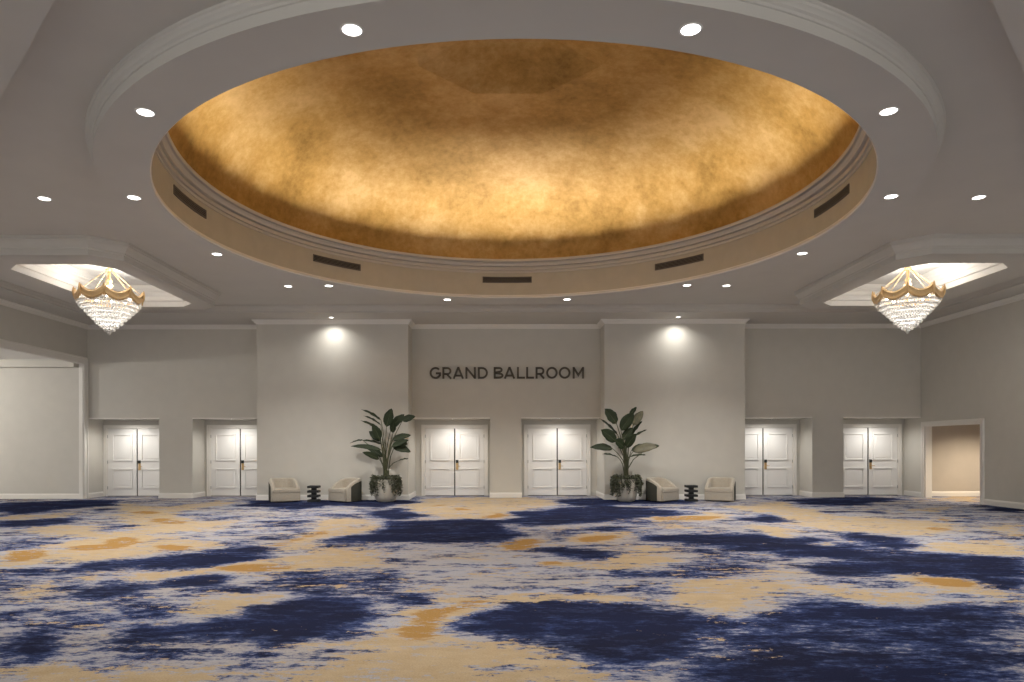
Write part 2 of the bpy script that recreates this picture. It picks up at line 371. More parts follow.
# ---------------- floor ----------------
def inpoly(px, py, poly):
    x = np.array(poly[0::2]); y = np.array(poly[1::2]); ins = np.zeros(px.shape, bool); n = len(x); j = n-1
    for i in range(n):
        c = ((y[i] > py) != (y[j] > py)) & (px < (x[j]-x[i])*(py-y[i])/((y[j]-y[i]) if y[j] != y[i] else 1e-9) + x[i])
        ins ^= c; j = i
    return ins
def blur(a, k):
    if k < 1: return a
    kern = np.ones(2*k+1)/(2*k+1)
    for ax in (0, 1):
        a = np.apply_along_axis(lambda v: np.convolve(np.pad(v, k, mode='edge'), kern, mode='valid'), ax, a)
    return a
def carpet():
    st = .06
    xs = np.arange(-14.4, 15.01, st); ys = np.arange(4.0, 23.21, st)
    X, Y = np.meshgrid(xs, ys); nx, ny = len(xs), len(ys)
    rg = np.random.default_rng(5)
    def vnoise(cx_, cy_, oct_=5):
        out = np.zeros(X.shape); amp = 1; tot = 0
        for o in range(oct_):
            gx, gy = cx_/2**o, cy_/2**o
            g = rg.uniform(-1, 1, (int(24/gy)+4, int(34/gx)+4))
            u = (X+15)/gx; v = (Y-3)/gy; i = u.astype(int); j = v.astype(int); fu = u-i; fv = v-j
            fu = fu*fu*(3-2*fu); fv = fv*fv*(3-2*fv)
            out += amp*((g[j,i]*(1-fu)+g[j,i+1]*fu)*(1-fv) + (g[j+1,i]*(1-fu)+g[j+1,i+1]*fu)*fv); tot += amp; amp *= .78
        return out/tot
    near = np.clip((Y-4)/11, .15, 1.1); WX = X + .8*vnoise(2.2, 1.4)*near; WY = Y + .5*vnoise(2.2, 1.1)*near
    def field(key, base, val):
        f = np.full(X.shape, base)
        for p in PATCHES[key]:
            px, py = p[0::2], p[1::2]
            i0, i1 = np.searchsorted(xs, [min(px)-.8, max(px)+.8]); j0, j1 = np.searchsorted(ys, [min(py)-.6, max(py)+.6])
            if i1 <= i0 or j1 <= j0: continue
            s = (slice(j0, j1), slice(i0, i1)); f[s] = np.where(inpoly(WX[s], WY[s], p), val, f[s])
        return f
    navy = np.full(X.shape, .29)
    for k, v in (('M', .58), ('U', .80), ('L', .10), ('N', .93)):
        f = field(k, -1, 1); navy = np.where(f > 0, v, navy)
    gold = field('B', .0, .84); gold = np.where((field('N', 0, 1) + field('U', 0, 1) > 0) & (gold < .5), -.6, gold)
    small = field('B', 0, 1)
    ochre = field('O', 0.0, 1.0); gold = np.where(ochre > .5, 1.0, gold)
    navy = np.where(gold > .5, .10, navy)
    F = {}
    for nm, a in (('navy', navy), ('gold', gold), ('ochre', ochre)):
        F[nm] = blur(blur(a, 2), 2)
    me = bpy.data.meshes.new('floor')
    co = np.stack([X.ravel(), Y.ravel(), np.zeros(X.size)], 1)
    idx = np.arange(nx*ny).reshape(ny, nx)
    q = np.stack([idx[:-1,:-1], idx[:-1,1:], idx[1:,1:], idx[1:,:-1]], -1).reshape(-1, 4)
    # the rest of the hotel floor: behind the camera and out into the side halls
    x0, x1, y0, y1 = xs[0], xs[-1], ys[0], ys[-1]
    ext = [(-21,YF-2,x1+3,y0), (-21,y0,x0,y1), (x1,y0,x1+3,y1), (-21,y1,x1+3,y1+1.5)]
    ev = []; ef = []
    for a, b, c, d in ext:
        k = len(co) + len(ev); ev += [(a,b,0),(c,b,0),(c,d,0),(a,d,0)]; ef.append((k,k+1,k+2,k+3))
    verts = np.vstack([co, np.array(ev)]); faces = np.vstack([q, np.array(ef)])
    me.vertices.add(len(verts)); me.vertices.foreach_set('co', verts.ravel())
    me.loops.add(faces.size); me.loops.foreach_set('vertex_index', faces.ravel())
    me.polygons.add(len(faces)); me.polygons.foreach_set('loop_start', np.arange(0, faces.size, 4)); me.polygons.foreach_set('loop_total', np.full(len(faces), 4))
    me.update(calc_edges=True)
    for nm in F:
        at = me.attributes.new(nm, 'FLOAT', 'POINT'); d = {'navy': .3, 'gold': .15, 'ochre': 0}[nm]
        at.data.foreach_set('value', np.concatenate([F[nm].ravel(), np.full(len(ev), d)]).astype(np.float32))
    m = bpy.data.materials.new('abstract carpet'); m.use_nodes = True; nt = m.node_tree; b = nt.nodes['Principled BSDF']
    b.inputs['Roughness'].default_value = .95; b.inputs['Specular IOR Level'].default_value = .0; b.inputs['Sheen Weight'].default_value = 0
    N = nt.nodes.new; Lk = nt.links.new
    tc = N('ShaderNodeTexCoord')
    def noise(sx, sy, detail=8, rough=.65, off=0, dist=0):
        mp = N('ShaderNodeMapping'); mp.inputs['Scale'].default_value = (sx, sy, 1); mp.inputs['Location'].default_value = (off, off*1.7, 0); mp.inputs['Rotation'].default_value = (0,0,R(4))
        n = N('ShaderNodeTexNoise'); n.inputs['Scale'].default_value = 1; n.inputs['Detail'].default_value = detail; n.inputs['Roughness'].default_value = rough; n.inputs['Distortion'].default_value = dist
        Lk(tc.outputs['Object'], mp.inputs[0]); Lk(mp.outputs[0], n.inputs['Vector']); return n.outputs[0]
    def attr(nm):
        a = N('ShaderNodeAttribute'); a.attribute_name = nm; return a.outputs['Fac']
    def math_(op, a, b_=None, c=None):
        n = N('ShaderNodeMath'); n.operation = op
        for i, v in enumerate((a, b_, c)):
            if v is None: continue
            if isinstance(v, (int, float)): n.inputs[i].default_value = v
            else: Lk(v, n.inputs[i])
        return n.outputs[0]
    def add_noise(f, n, amp): return math_('ADD', f, math_('MULTIPLY', math_('SUBTRACT', n, .5), amp))
    def ramp(v, stops):
        r = N('ShaderNodeValToRGB'); Lk(v, r.inputs[0]); e = r.color_ramp.elements
        e[0].position, e[0].color = stops[0][0], (*stops[0][1], 1); e[1].position, e[1].color = stops[-1][0], (*stops[-1][1], 1)
        for p, c in stops[1:-1]:
            x = e.new(p); x.color = (*c, 1)
        return r.outputs[0]
    def sstep(v, a, b_):
        r = N('ShaderNodeMapRange'); r.interpolation_type = 'SMOOTHSTEP'; Lk(v, r.inputs[0]); r.inputs[1].default_value = a; r.inputs[2].default_value = b_; return r.outputs[0]
    def mix(f, a, b_):
        n = N('ShaderNodeMix'); n.data_type = 'RGBA'; Lk(f, n.inputs[0])
        for i, v in ((6, a), (7, b_)):
            if isinstance(v, tuple): n.inputs[i].default_value = (*v, 1)
            else: Lk(v, n.inputs[i])
        return n.outputs[2]
    na = attr('navy')
    s1 = add_noise(0.0, noise(1.0, 2.0, 8, .7, 3), 3.4)
    s1 = add_noise(s1, noise(3.5, 8.0, 8, .74, 11), 3.0)
    s1 = add_noise(s1, noise(15, 28, 4, .7, 93), 1.5)
    nb = math_('ADD', na, math_('MULTIPLY', s1, math_('SUBTRACT', 1.15, math_('MULTIPLY', na, .68))))
    blue = ramp(nb, [(.12, PALE), (.30, PALE2), (.43, LAV), (.54, MID), (.68, ROYAL), (.92, NAVY)])
    greige = ramp(noise(.5, .9, 5, .6, 31), [(.42, (1,1,1)), (.62, (1.02,.93,.80))])
    mm = N('ShaderNodeMix'); mm.data_type = 'RGBA'; mm.blend_type = 'MULTIPLY'; mm.inputs[0].default_value = 1; Lk(blue, mm.inputs[6]); Lk(greige, mm.inputs[7])
    g = add_noise(attr('gold'), noise(1.1, 2.4, 9, .7, 17), 3.6)
    g = add_noise(g, noise(3.6, 7.5, 8, .76, 23), 5.0)
    g = add_noise(g, noise(16, 30, 5, .7, 83), 2.0)
    gf = sstep(g, .44, .60)
    gcol = ramp(noise(3, 6, 7, .7, 41), [(.3, GOLD2), (.7, GOLD)])
    c1 = mix(gf, mm.outputs[2], gcol)
    o = add_noise(add_noise(attr('ochre'), noise(1.6, 4.5, 10, .75, 53), 1.8), noise(12, 30, 4, .7, 57), .8)
    of = math_('MULTIPLY', sstep(o, .38, .66), gf)
    c2 = mix(of, c1, OCHRE)
    # pile: fine light and dark tufts
    pile = noise(70, 90, 3, .8, 71)
    pr = N('ShaderNodeMapRange'); Lk(pile, pr.inputs[0]); pr.inputs[1].default_value = .25; pr.inputs[2].default_value = .75; pr.inputs[3].default_value = .72; pr.inputs[4].default_value = 1.28
    sc_ = N('ShaderNodeVectorMath'); sc_.operation = 'SCALE'; Lk(c2, sc_.inputs[0]); Lk(pr.outputs[0], sc_.inputs['Scale'])
    Lk(sc_.outputs[0], b.inputs['Base Color'])
    bp = N('ShaderNodeBump'); bp.inputs['Strength'].default_value = .5; bp.inputs['Distance'].default_value = .01; Lk(pile, bp.inputs['Height']); Lk(bp.outputs[0], b.inputs['Normal'])
    me.materials.append(m)
    o = bpy.data.objects.new('floor', me); col.objects.link(o); struct(o)
PALE = (0.325,0.322,0.352); PALE2 = (0.26,0.262,0.325); LAV = (0.15,0.165,0.245); MID = (0.06,0.08,0.175); ROYAL = (0.03,0.042,0.108); NAVY = (0.017,0.02,0.046)
GOLD = (0.44,0.342,0.228); GOLD2 = (0.35,0.26,0.155); OCHRE = (0.31,0.18,0.065)
carpet()

# ---------------- walls ----------------
def casing_profile(): return None
bm = NB()
piers = [(-10.73,-9.68,YW), (-7.35,-2.76,YB), (-.29,.69,YW), (3.19,7.44,YB), (9.87,10.85,YW)]
for x0, x1, y in piers: box(bm, x0, x1, y, 23.2, 0, ZC+.1)
struct(link('wall_back', bm, M['wall']))
for i, (x0, x1) in enumerate(ALC):
    bm = NB(); box(bm, x0, x1, YW, 23.2, ZH, ZC+.1)
    dx = DOORX[i]
    a, b_ = dx-1.0, dx+1.0
    box(bm, x0, max(a, x0+.001), YD, 23.2, 0, ZH); box(bm, min(b_, x1-.001), x1, YD, 23.2, 0, ZH); box(bm, a, b_, YD, 23.2, 2.28, ZH); box(bm, a, b_, YD+.12, 23.2, 0, 2.28)
    struct(link('wall_back', bm, M['wall']))
    bm = NB(); box(bm, x0, x1, YW-.012, YW+.02, ZH-.001, ZH+.035)
    struct(link('trim_1', bm, M['trim']))
# left wall with the wide opening to the hall
LO0, LO1, LOZ = 11.5, 21.58, 4.23
bm = NB()
box(bm, XL-.12, XL, LO1, 23.2, 0, ZC+.1); box(bm, XL-.12, XL, LO0, LO1, LOZ, ZC+.1); box(bm, XL-.12, XL, YF, LO0, 0, ZC+.1)
struct(link('wall_left', bm, M['wall']))
# right wall with the small doorway
RO0, RO1, ROZ = 19.07, 21.59, 2.24
bm = NB()
box(bm, XR, XR+.2, RO1, 23.2, 0, ZC+.1); box(bm, XR, XR+.2, RO0, RO1, ROZ, ZC+.1); box(bm, XR, XR+.2, YF, RO0, 0, ZC+.1)
struct(link('wall_right', bm, M['wall']))
# spaces seen through the two openings
bm = NB(); box(bm, HLX, XL-.12, 21.60, 21.75, 0, ZHALL+.2); box(bm, HLX-.2, HLX, YF, 21.7, 0, ZHALL+.2); struct(link('wall_hall', bm, M['wall']))
bm = NB(); box(bm, HLX, XL-.12, 21.3, 21.60, 4.09, ZHALL); struct(link('trim_2', bm, M['wall']))
bm = NB(); box(bm, HLX, XL-.12, 8, 21.7, ZHALL, ZHALL+.15); struct(link('ceiling', bm, M['cofferw']))
bm = NB(); box(bm, XR+.2, 17, 22.15, 22.3, 0, 3); box(bm, 16.9, 17.1, 16, 22.3, 0, 3); box(bm, XR+.2, 17, 15.9, 16, 0, 3); struct(link('wall_passage', bm, M['hallwall']))
bm = NB(); box(bm, XR+.2, 17.1, 15.9, 22.3, 2.75, 2.9); struct(link('ceiling', bm, M['cofferw']))

# baseboards
BBP = [(0,.001),(.022,.001),(.022,.12),(.014,.135),(.014,.15),(0,.16)]
def bb(name, path):
    bm = NB(); sweep(bm, path, BBP); struct(link(name, bm, M['trim']))
bb('baseboard_back', [(-10.73,YD),(-10.73,YW),(-9.68,YW),(-9.68,YD)][::-1][::-1])
bb('baseboard_back', [(-7.35,YD),(-7.35,YB),(-2.76,YB),(-2.76,YD)])
bb('baseboard_back', [(-.29,YD),(-.29,YW),(.69,YW),(.69,YD)])
bb('baseboard_back', [(3.19,YD),(3.19,YB),(7.44,YB),(7.44,YD)])
bb('baseboard_back', [(9.87,YD),(9.87,YW),(10.85,YW),(10.85,YD)])
bb('baseboard_left', [(XL,21.6),(XL,YD)])
bb('baseboard_right', [(XR,YD),(XR,21.72)])
bb('baseboard_right', [(XR,18.94),(XR,YF)])
bb('baseboard_hall', [(HLX,21.60),(XL-.12,21.60)])
bb('baseboard_passage', [(XR+.2,22.15),(16.9,22.15)])

# opening surrounds (casing on the room side + jamb lining)
def surround(name, x, y0, y1, z, side, cw, depth):
    """flat casing with an outer backband around an opening in a side wall; side=+1 means the room is towards +x"""
    bm = NB(); s = side
    def bx(a0, a1, b0, b1, c0, c1, bev=.006): box(bm, min(x+s*a0, x+s*a1), max(x+s*a0, x+s*a1), b0, b1, c0, c1, bev)
    for (ya, yb, yo) in ((y1, y1+cw, 1), (y0-cw, y0, -1)):
        bx(0, .03, ya, yb, 0, z+cw)
        o0, o1 = (yb-.05, yb) if yo > 0 else (ya, ya+.05)
        bx(.03, .055, o0, o1, 0, z+cw)
        i0, i1 = (ya, ya+.03) if yo > 0 else (yb-.03, yb)
        bx(.03, .042, i0, i1, 0, z)
    bx(0, .03, y0, y1, z, z+cw); bx(.03, .055, y0-cw, y1+cw, z+cw-.05, z+cw); bx(.03, .042, y0, y1, z, z+.03)
    bx(-depth, 0, y1-.02, y1, 0, z, 0); bx(-depth, 0, y0, y0+.02, 0, z, 0); bx(-depth, 0, y0, y1, z-.02, z, 0)
    struct(link(name, bm, M['trim']))
surround('trim_3', XL, LO0, LO1, LOZ, 1, .2, .12)
surround('trim_4', XR, RO0, RO1, ROZ, -1, .13, .2)

# ---------------- ceiling ----------------
def rect_oct(x0, x1, y0, y1, c):
    return [(x0+c,y0),(x0,y0+c),(x0,y1-c),(x0+c,y1),(x1-c,y1),(x1,y1-c),(x1,y0+c),(x1-c,y0)]   # clockwise seen from above: inside is on the right
MIR = .42
BOXL = (-10.95,-7.45,13.27,18.55)
OPL = (-10.13,-7.92,13.95,18.17)
def mir(b): return (MIR-b[1], MIR-b[0], b[2], b[3])
boxes = [(BOXL, OPL), (mir(BOXL), mir(OPL))]
ZB = 5.30
bm = NB()
def loop(bm, pts, z):
    vs = [bm.verts.new((x,y,z)) for x,y in pts]; return [bm.edges.new((vs[i], vs[(i+1)%len(vs)])) for i in range(len(vs))]
es = loop(bm, [(XL,YF),(XR,YF),(XR,YW+.5),(XL,YW+.5)], ZC)
es += loop(bm, [(CX+(RO+.05)*math.sin(2*math.pi*i/96), CY+(RO+.05)*math.cos(2*math.pi*i/96)) for i in range(96)], ZC)
for b_, o_ in boxes: es += loop(bm, rect_oct(o_[0]-.03, o_[1]+.03, o_[2]-.03, o_[3]+.03, .38), ZC)
bmesh.ops.triangle_fill(bm, use_beauty=True, edges=es)
r = bmesh.ops.extrude_face_region(bm, geom=bm.faces[:])
for v in [g for g in r['geom'] if isinstance(g, bmesh.types.BMVert)]: v.co.z += .06
struct(link('ceiling', bm, M['ceil']))
# lowered band along the walls + stepped moulding on its inner edge
IX0, IX1, IY = -12.06, 12.44, 19.8
bm = NB()
box(bm, XL, XR, IY, YW+.3, ZS, ZC); box(bm, XL, IX0, YF, IY, ZS, ZC); box(bm, IX1, XR, YF, IY, ZS, ZC)
struct(link('ceiling_soffit', bm, M['ceil']))
bm = NB()
sweep(bm, [(IX0,YF),(IX0,IY),(IX1,IY),(IX1,YF)], [(0,ZS),(.03,ZS),(.03,ZS+.045),(.055,ZS+.06),(.075,ZS+.11),(.12,ZS+.15),(.12,ZS+.165),(.14,ZS+.17),(.14,ZC),(0,ZC)])
struct(link('trim_5', bm, M['ceil']))
# wall crown
bm = NB()
path = [(XL,YF),(XL,YW),(-7.35,YW),(-7.35,YB),(-2.76,YB),(-2.76,YW),(3.19,YW),(3.19,YB),(7.44,YB),(7.44,YW),(XR,YW),(XR,YF)]
sweep(bm, path, [(0,5.325),(.018,5.325),(.022,5.35),(.05,5.365),(.07,5.40),(.115,5.43),(.12,5.453),(0,5.453)])
struct(link('trim_6', bm, M['trim']))
# diagonal lowered ceilings over the front corners
bm = NB(); prism(bm, [(-3.35,5.5),(-8.85,11),(IX0,11),(IX0,5.5)], 5.5, ZC); struct(link('ceiling_soffit', bm, M['ceil']))
bm = NB(); prism(bm, [(3.77,5.5),(9.27,11),(IX1,11),(IX1,5.5)][::-1], 5.5, ZC); struct(link('ceiling_soffit', bm, M['ceil']))
# chandelier boxes: chamfered drop with stepped crown, octagonal coffer inside
def coffer(b_, o_):
    bm = NB()
    outer = rect_oct(*b_, .45)[::-1]; inner = rect_oct(*o_, .38)[::-1]
    # outside face of the drop: profile climbs outwards to the ceiling
    sweep(bm, outer, [(0,ZB),(0,ZB+.11),(.02,ZB+.125),(.02,ZB+.15),(.045,ZB+.18),(.08,ZB+.24),(.115,ZB+.27),(.115,ZB+.295),(.13,ZB+.30),(.13,ZC),(-.12,ZC),(-.12,ZB)], closed=True)
    a = [bm.verts.new((x,y,ZB)) for x,y in rect_oct(b_[0]+.1,b_[1]-.1,b_[2]+.1,b_[3]-.1,.41)]; c = [bm.verts.new((x,y,ZB)) for x,y in rect_oct(*o_, .38)]
    for i in range(8): bm.faces.new((a[i], a[(i+1)%8], c[(i+1)%8], c[i]))
    struct(link('ceiling_drop', bm, M['ceil']))
    bm = NB()
    ZT = 5.84
    pr = [(0,ZB+.002),(0,ZB+.13),(.035,ZB+.15),(.035,ZB+.19),(.02,ZB+.20),(.02,ZB+.26),(.04,ZB+.29),(.06,ZB+.36),(.10,ZB+.40),(.10,ZB+.43),(.12,ZB+.44),(.12,ZT),(-.06,ZT),(-.06,ZB+.002)]
    sweep(bm, rect_oct(*o_, .38), pr, closed=True)
    struct(link('trim_7', bm, M['cofferw']))
    bm = NB(); prism(bm, rect_oct(o_[0]-.06,o_[1]+.06,o_[2]-.06,o_[3]+.06,.38), ZT, ZT+.06); struct(link('ceiling_coffer', bm, M['cofferw']))
for b_, o_ in boxes: coffer(b_, o_)

# round bulkhead, frieze, cornice and gilded dome
bm = NB()
revolve(bm, [(RO+.09,ZC+.01),(RO+.085,ZC-.02),(RO+.07,ZC-.03),(RO+.066,ZC-.055),(RO+.045,ZC-.075),(RO+.04,ZC-.095),(RO+.02,ZC-.11),(RO+.015,ZC-.135),(RO,ZC-.14),(RO,ZR),(RI+.04,ZR),(RI+.02,ZR-.004),(RI-.004,ZR-.002),(RI-.012,ZR+.012),(RI-.005,ZR+.035),(RI,ZR+.05),(RI,ZR+.07),(RI+.1,ZR+.07),(RI+.1,ZC+.01)], CX, CY, closed=True)
struct(link('ceiling_ring', bm, M['ceil'], smooth=True))
bm = NB()
ZF = 6.065
revolve(bm, [(RI,ZR+.06),(RI,ZF+.02),(RI+.08,ZF+.02),(RI+.08,ZR+.06)], CX, CY, closed=True)
struct(link('wall_frieze', bm, M['frieze'], smooth=True))
bm = NB()
ZK = 6.355; RK = 5.44
revolve(bm, [(RI,ZF-.02),(RI-.02,ZF-.02),(RI-.025,ZF+.01),(RI-.005,ZF+.012),(RI-.005,ZF+.04),(RI-.055,ZF+.042),(RI-.06,ZF+.10),(RI-.02,ZF+.102),(RI-.02,ZF+.132),(RI-.10,ZF+.134),(RI-.12,ZF+.175),(RI-.15,ZF+.20),(RI-.11,ZF+.202),(RI-.11,ZF+.225),(RK+.01,ZF+.228),(RK,ZF+.25),(RK,ZK),(RK+.03,ZK),(RK+.03,ZF+.255),(RI+.05,ZF+.255),(RI+.05,ZF-.02)], CX, CY, closed=True)
struct(link('trim_8', bm, M['cornice'], smooth=True, sharp=20))
bm = NB()
revolve(bm, [(RI,ZR+.004),(RI-.018,ZR+.01),(RI-.026,ZR+.03),(RI-.018,ZR+.05),(RI-.006,ZR+.06),(RI-.006,ZR+.085),(RI+.02,ZR+.085),(RI+.02,ZR+.004)], CX, CY, closed=True)
struct(link('trim_9', bm, M['trim'], smooth=True, sharp=50))
def dome():
    bm = NB(); n = 144; rings = []
    R0, R1, Z0, Z1 = 5.68, 1.68, ZF+.10, 8.62
    ths = [math.pi/2*k/30 for k in range(31)]
    for k, t in enumerate(ths):
        r = R1 + (R0-R1)*math.cos(t); z = Z0 + (Z1-Z0)*math.sin(t)
        f = max(0, min(1, (k-14)/16)); f = f*f*(3-2*f)
        ring = []
        for i in range(n):
            a = 2*math.pi*i/n
            ao = (a + math.pi/8) % (math.pi/4) - math.pi/8
            ro = R1/math.cos(ao) * r/R1
            ring.append(bm.verts.new((CX+(r*(1-f)+ro*f)*math.sin(a), CY-(r*(1-f)+ro*f)*math.cos(a), z)))
        rings.append(ring)
    last = rings[-1]
    for p, q in zip(rings, rings[1:]):
        for i in range(n): bm.faces.new((p[i], p[(i+1)%n], q[(i+1)%n], q[i]))
    top = bm.verts.new((CX, CY, Z1+.55))
    for i in range(n): bm.faces.new((last[i], last[(i+1)%n], top))
    struct(link('ceiling_dome', bm, M['goldleaf'], smooth=True, sharp=9))
dome()
# LED cove lamps on the cornice ledge, throwing up and inwards
for k in range(32):
    a = 2*math.pi*(k+.5)/32
    l = bpy.data.lights.new('cove_lamp', 'AREA'); l.shape = 'RECTANGLE'; l.size = 1.06; l.size_y = .05; l.energy = P_COVE; l.color = (1,.90,.76); l.spread = R(COVE_SPREAD)
    o = bpy.data.objects.new('cove_lamp', l); col.objects.link(o)
    rr = 5.50
    o.location = (CX+rr*math.sin(a), CY-rr*math.cos(a), ZK+.02)
    d = Vector((-math.sin(a)*math.sin(R(COVE_TILT)), math.cos(a)*math.sin(R(COVE_TILT)), math.cos(R(COVE_TILT))))
    x = Vector((math.cos(a), math.sin(a), 0)); zz = -d; y = zz.cross(x)
    o.rotation_euler = Matrix((x, y, zz)).transposed().to_euler()

# ---------------- vents on the frieze ----------------
def vent(a, label):
    t = empty('air_vent', (CX+(RI-.012)*math.sin(a), CY-(RI-.012)*math.cos(a), 5.87), a)     # local -y points out of the frieze (towards the wall)
    W, H = 1.26, .155
    def arc(bm, r0, r1, z0, z1, w0, w1, n=12):
        pr = []
        for i in range(n+1):
            s = w0+(w1-w0)*i/n; th = s/RI
            def P(r, z): return bm.verts.new((r*math.sin(th), -(r*math.cos(th)-(RI-.012)), z))
            pr.append((P(r0,z0), P(r1,z0), P(r1,z1), P(r0,z1)))
        for p, q in zip(pr, pr[1:]):
            for j in range(4): bm.faces.new((p[j], p[(j+1)%4], q[(j+1)%4], q[j]))
        bm.faces.new(pr[0]); bm.faces.new(pr[-1][::-1])
    bm = NB(); arc(bm, RI-.006, RI+.0, -H/2, H/2, -W/2, W/2); link('backing', bm, M['ventd'], t)
    bm = NB()
    arc(bm, RI-.02, RI, H/2-.016, H/2, -W/2, W/2); arc(bm, RI-.02, RI, -H/2, -H/2+.016, -W/2, W/2)
    arc(bm, RI-.02, RI, -H/2, H/2, -W/2, -W/2+.02, 1); arc(bm, RI-.02, RI, -H/2, H/2, W/2-.02, W/2, 1)
    link('frame', bm, M['vent'], t)
    bm = NB()
    for k in range(4):
        z = -H/2+.032+k*.03; arc(bm, RI-.018, RI-.006, z-.005, z+.005, -W/2+.02, W/2-.02)
    link('slats', bm, M['vent'], t)
    tag(t, label, 'air vent', 'air vents around the dome frieze')
for d, lb in ((180, 'dark slotted air vent on the sand frieze, middle one above the sign'), (225, 'dark slotted air vent on the dome frieze, just left of the middle one'),
              (135, 'dark slotted air vent on the dome frieze, just right of the middle one'), (270, 'slanting dark air vent at the far left of the dome frieze'), (90, 'slanting dark air vent at the far right of the dome frieze')):
    vent(R(d), lb)

# ---------------- recessed downlights ----------------
def downlight(x, y, z, label, group, power, angle, r=.088, blend=.6):
    t = empty('recessed_downlight', (x, y, z))
    bm = NB(); revolve(bm, [(r,0.0),(r,-.004),(r+.016,-.006),(r+.02,0)], 0, 0, 32, closed=True); link('trim_ring', bm, M['ringt'], t, smooth=True)
    bm = NB(); bmesh.ops.create_circle(bm, cap_ends=True, segments=32, radius=r, matrix=Matrix.Translation((0,0,-.002))); link('lens', bm, M['lens'], t)
    spot('lamp', (0,0,-.012), power, angle, blend, t, size=r*.9)
    tag(t, label, 'ceiling light', group)
names = {15:'nearest left', 45:'upper left', 75:'far left side', 105:'lower left', 135:'back left', 165:'back, just left of the sign centre'}
for d, nm in names.items():
    for s, sd in ((-1,'left'), (1,'right')):
        a = R(d)*s; q = nm if s < 0 else nm.replace('left', 'right')
        downlight(CX+5.96*math.sin(a), CY-5.96*math.cos(a), ZR, 'round downlight in the ring soffit under the dome, '+q, 'downlights in the dome ring', P_RING, 118)
for s, sd in ((-1,'left'), (1,'right')):
    downlight(CX+s*7.6, CY-.81, ZC, 'round downlight in the flat ceiling outside the dome ring, %s side' % sd, 'downlights in the main ceiling', P_MAIN, 118)
    downlight(CX+s*5.51, CY+5.33, ZC, 'round downlight in the ceiling between dome ring and %s chandelier' % sd, 'downlights in the main ceiling', P_MAIN, 118)
for x, sd in ((-4.99,'left'), (5.32,'right')):
    downlight(x, 20.53, ZS, 'small downlight washing the %s projecting bay wall' % sd, 'wall washing downlights', P_WASH, 150, .06, 1.0)
dn = ['far left', 'second from left', 'left centre', 'right centre', 'second from right', 'far right']
for i, x in enumerate(DOORX):
    downlight(x, 21.98, ZH, 'small downlight in the recess above the %s double door' % dn[i], 'downlights above the doors', P_ALC, 165, .05, .8)
def point(name, loc, power, size=.15, color=WARM):
    l = bpy.data.lights.new(name, 'POINT'); l.energy = power; l.shadow_soft_size = size; l.color = color
    o = bpy.data.objects.new(name, l); col.objects.link(o); o.location = loc
for loc in ((-17.2, 13.0, 3.95), (-17.6, 18.6, 3.95)): point('hall_lamp', loc, P_HALL)
# soffit downlights along the side walls, just beyond the frame
for x, y in ((12.85, 15.8), (12.85, 11.5), (-12.5, 15.0), (-12.5, 10.5)): spot('soffit_lamp', (x, y, ZS-.02), 150, 150, 1.0)
spot('passage_lamp', (15.0, 20.4, 2.7), 420, 140, .8, color=(1,.84,.64))

# ---------------- doors ----------------
def make_door():
    t = empty('door_1', (0, YD, 0)); struct(t)
    bm = NB(); cw = .10
    for s in (-1, 1):
        x0, x1 = sorted((s*.99, s*1.09)); box(bm, x0, x1, -.03, .0, 0, 2.336, .006)
        x0, x1 = sorted((s*1.06, s*1.09)); box(bm, x0, x1, -.045, -.03, 0, 2.336, .004)
        x0, x1 = sorted((s*.965, s*1.0)); box(bm, x0, x1, -.01, .10, 0, 2.24, 0)
    box(bm, -.99, .99, -.03, 0, 2.235, 2.336, .006); box(bm, -1.09, 1.09, -.045, -.03, 2.31, 2.336, .004); box(bm, -1, 1, -.01, .10, 2.215, 2.25, 0)
    link('door_frame', bm, M['trim'], t)
    bm = NB(); box(bm, -.026, .026, .03, .06, .01, 2.21); link('door_gap_shade', bm, M['bronze'], t)  # dark strip added to stand in for the shade between the leaves
    bm = NB(); box(bm, -.965, .965, .0, .1, 0, .012); link('threshold', bm, M['bronze'], t)
    for s in (-1, 1):
        bm = NB(); xa, xb = sorted((s*.021, s*.960))
        box(bm, xa, xb, .0, .045, .015, 2.208, .003)
        L = link('door_leaf', bm, M['door'], t)
        for z0, z1 in ((.27,.90), (1.16,2.03)):
            bm = NB(); p0, p1 = sorted((s*.15, s*.80)); q = .028
            for a in ((p0,p1,z0,z0+q),(p0,p1,z1-q,z1),(p0,p0+q,z0+q,z1-q),(p1-q,p1,z0+q,z1-q)): box(bm, a[0], a[1], -.03, .0, a[2], a[3], .006)
            box(bm, p0+.075, p1-.075, -.009, .0, z0+.075, z1-.075, .006)
            link('panel_moulding', bm, M['door'], L)
        for z in (.28, 1.12, 1.96):
            bm = NB(); tube(bm, [(s*.963,-.012,z-.05),(s*.963,-.012,z+.05)], .012, 8); link('hinge', bm, M['steel'], L)
        if s > 0:
            bm = NB(); box(bm, .035, .125, -.03, .0, 1.075, 1.175, .01); lk = link('lock_reader', bm, M['black'], L); lk['label'] = 'black card reader'
            bm = NB(); box(bm, .042, .118, -.018, .0, .855, 1.074, .006); pl = link('lock_plate', bm, M['brass'], L); pl['label'] = 'brass lock plate'
            bm = NB(); tube(bm, [(.08,-.015,.975),(.08,-.055,.975),(.095,-.062,.975),(.19,-.062,.972)], [.012,.012,.011,.008], 8); h = link('lever_handle', bm, M['brass'], L); h['label'] = 'brass lever handle'
    return t
d0 = make_door()
for i, x in enumerate(DOORX):
    d = d0 if i == 0 else copy_tree(d0)
    d.name = 'door_%d' % (i+1); d.location.x = x
    if i == 0: d.location.x = x+.02

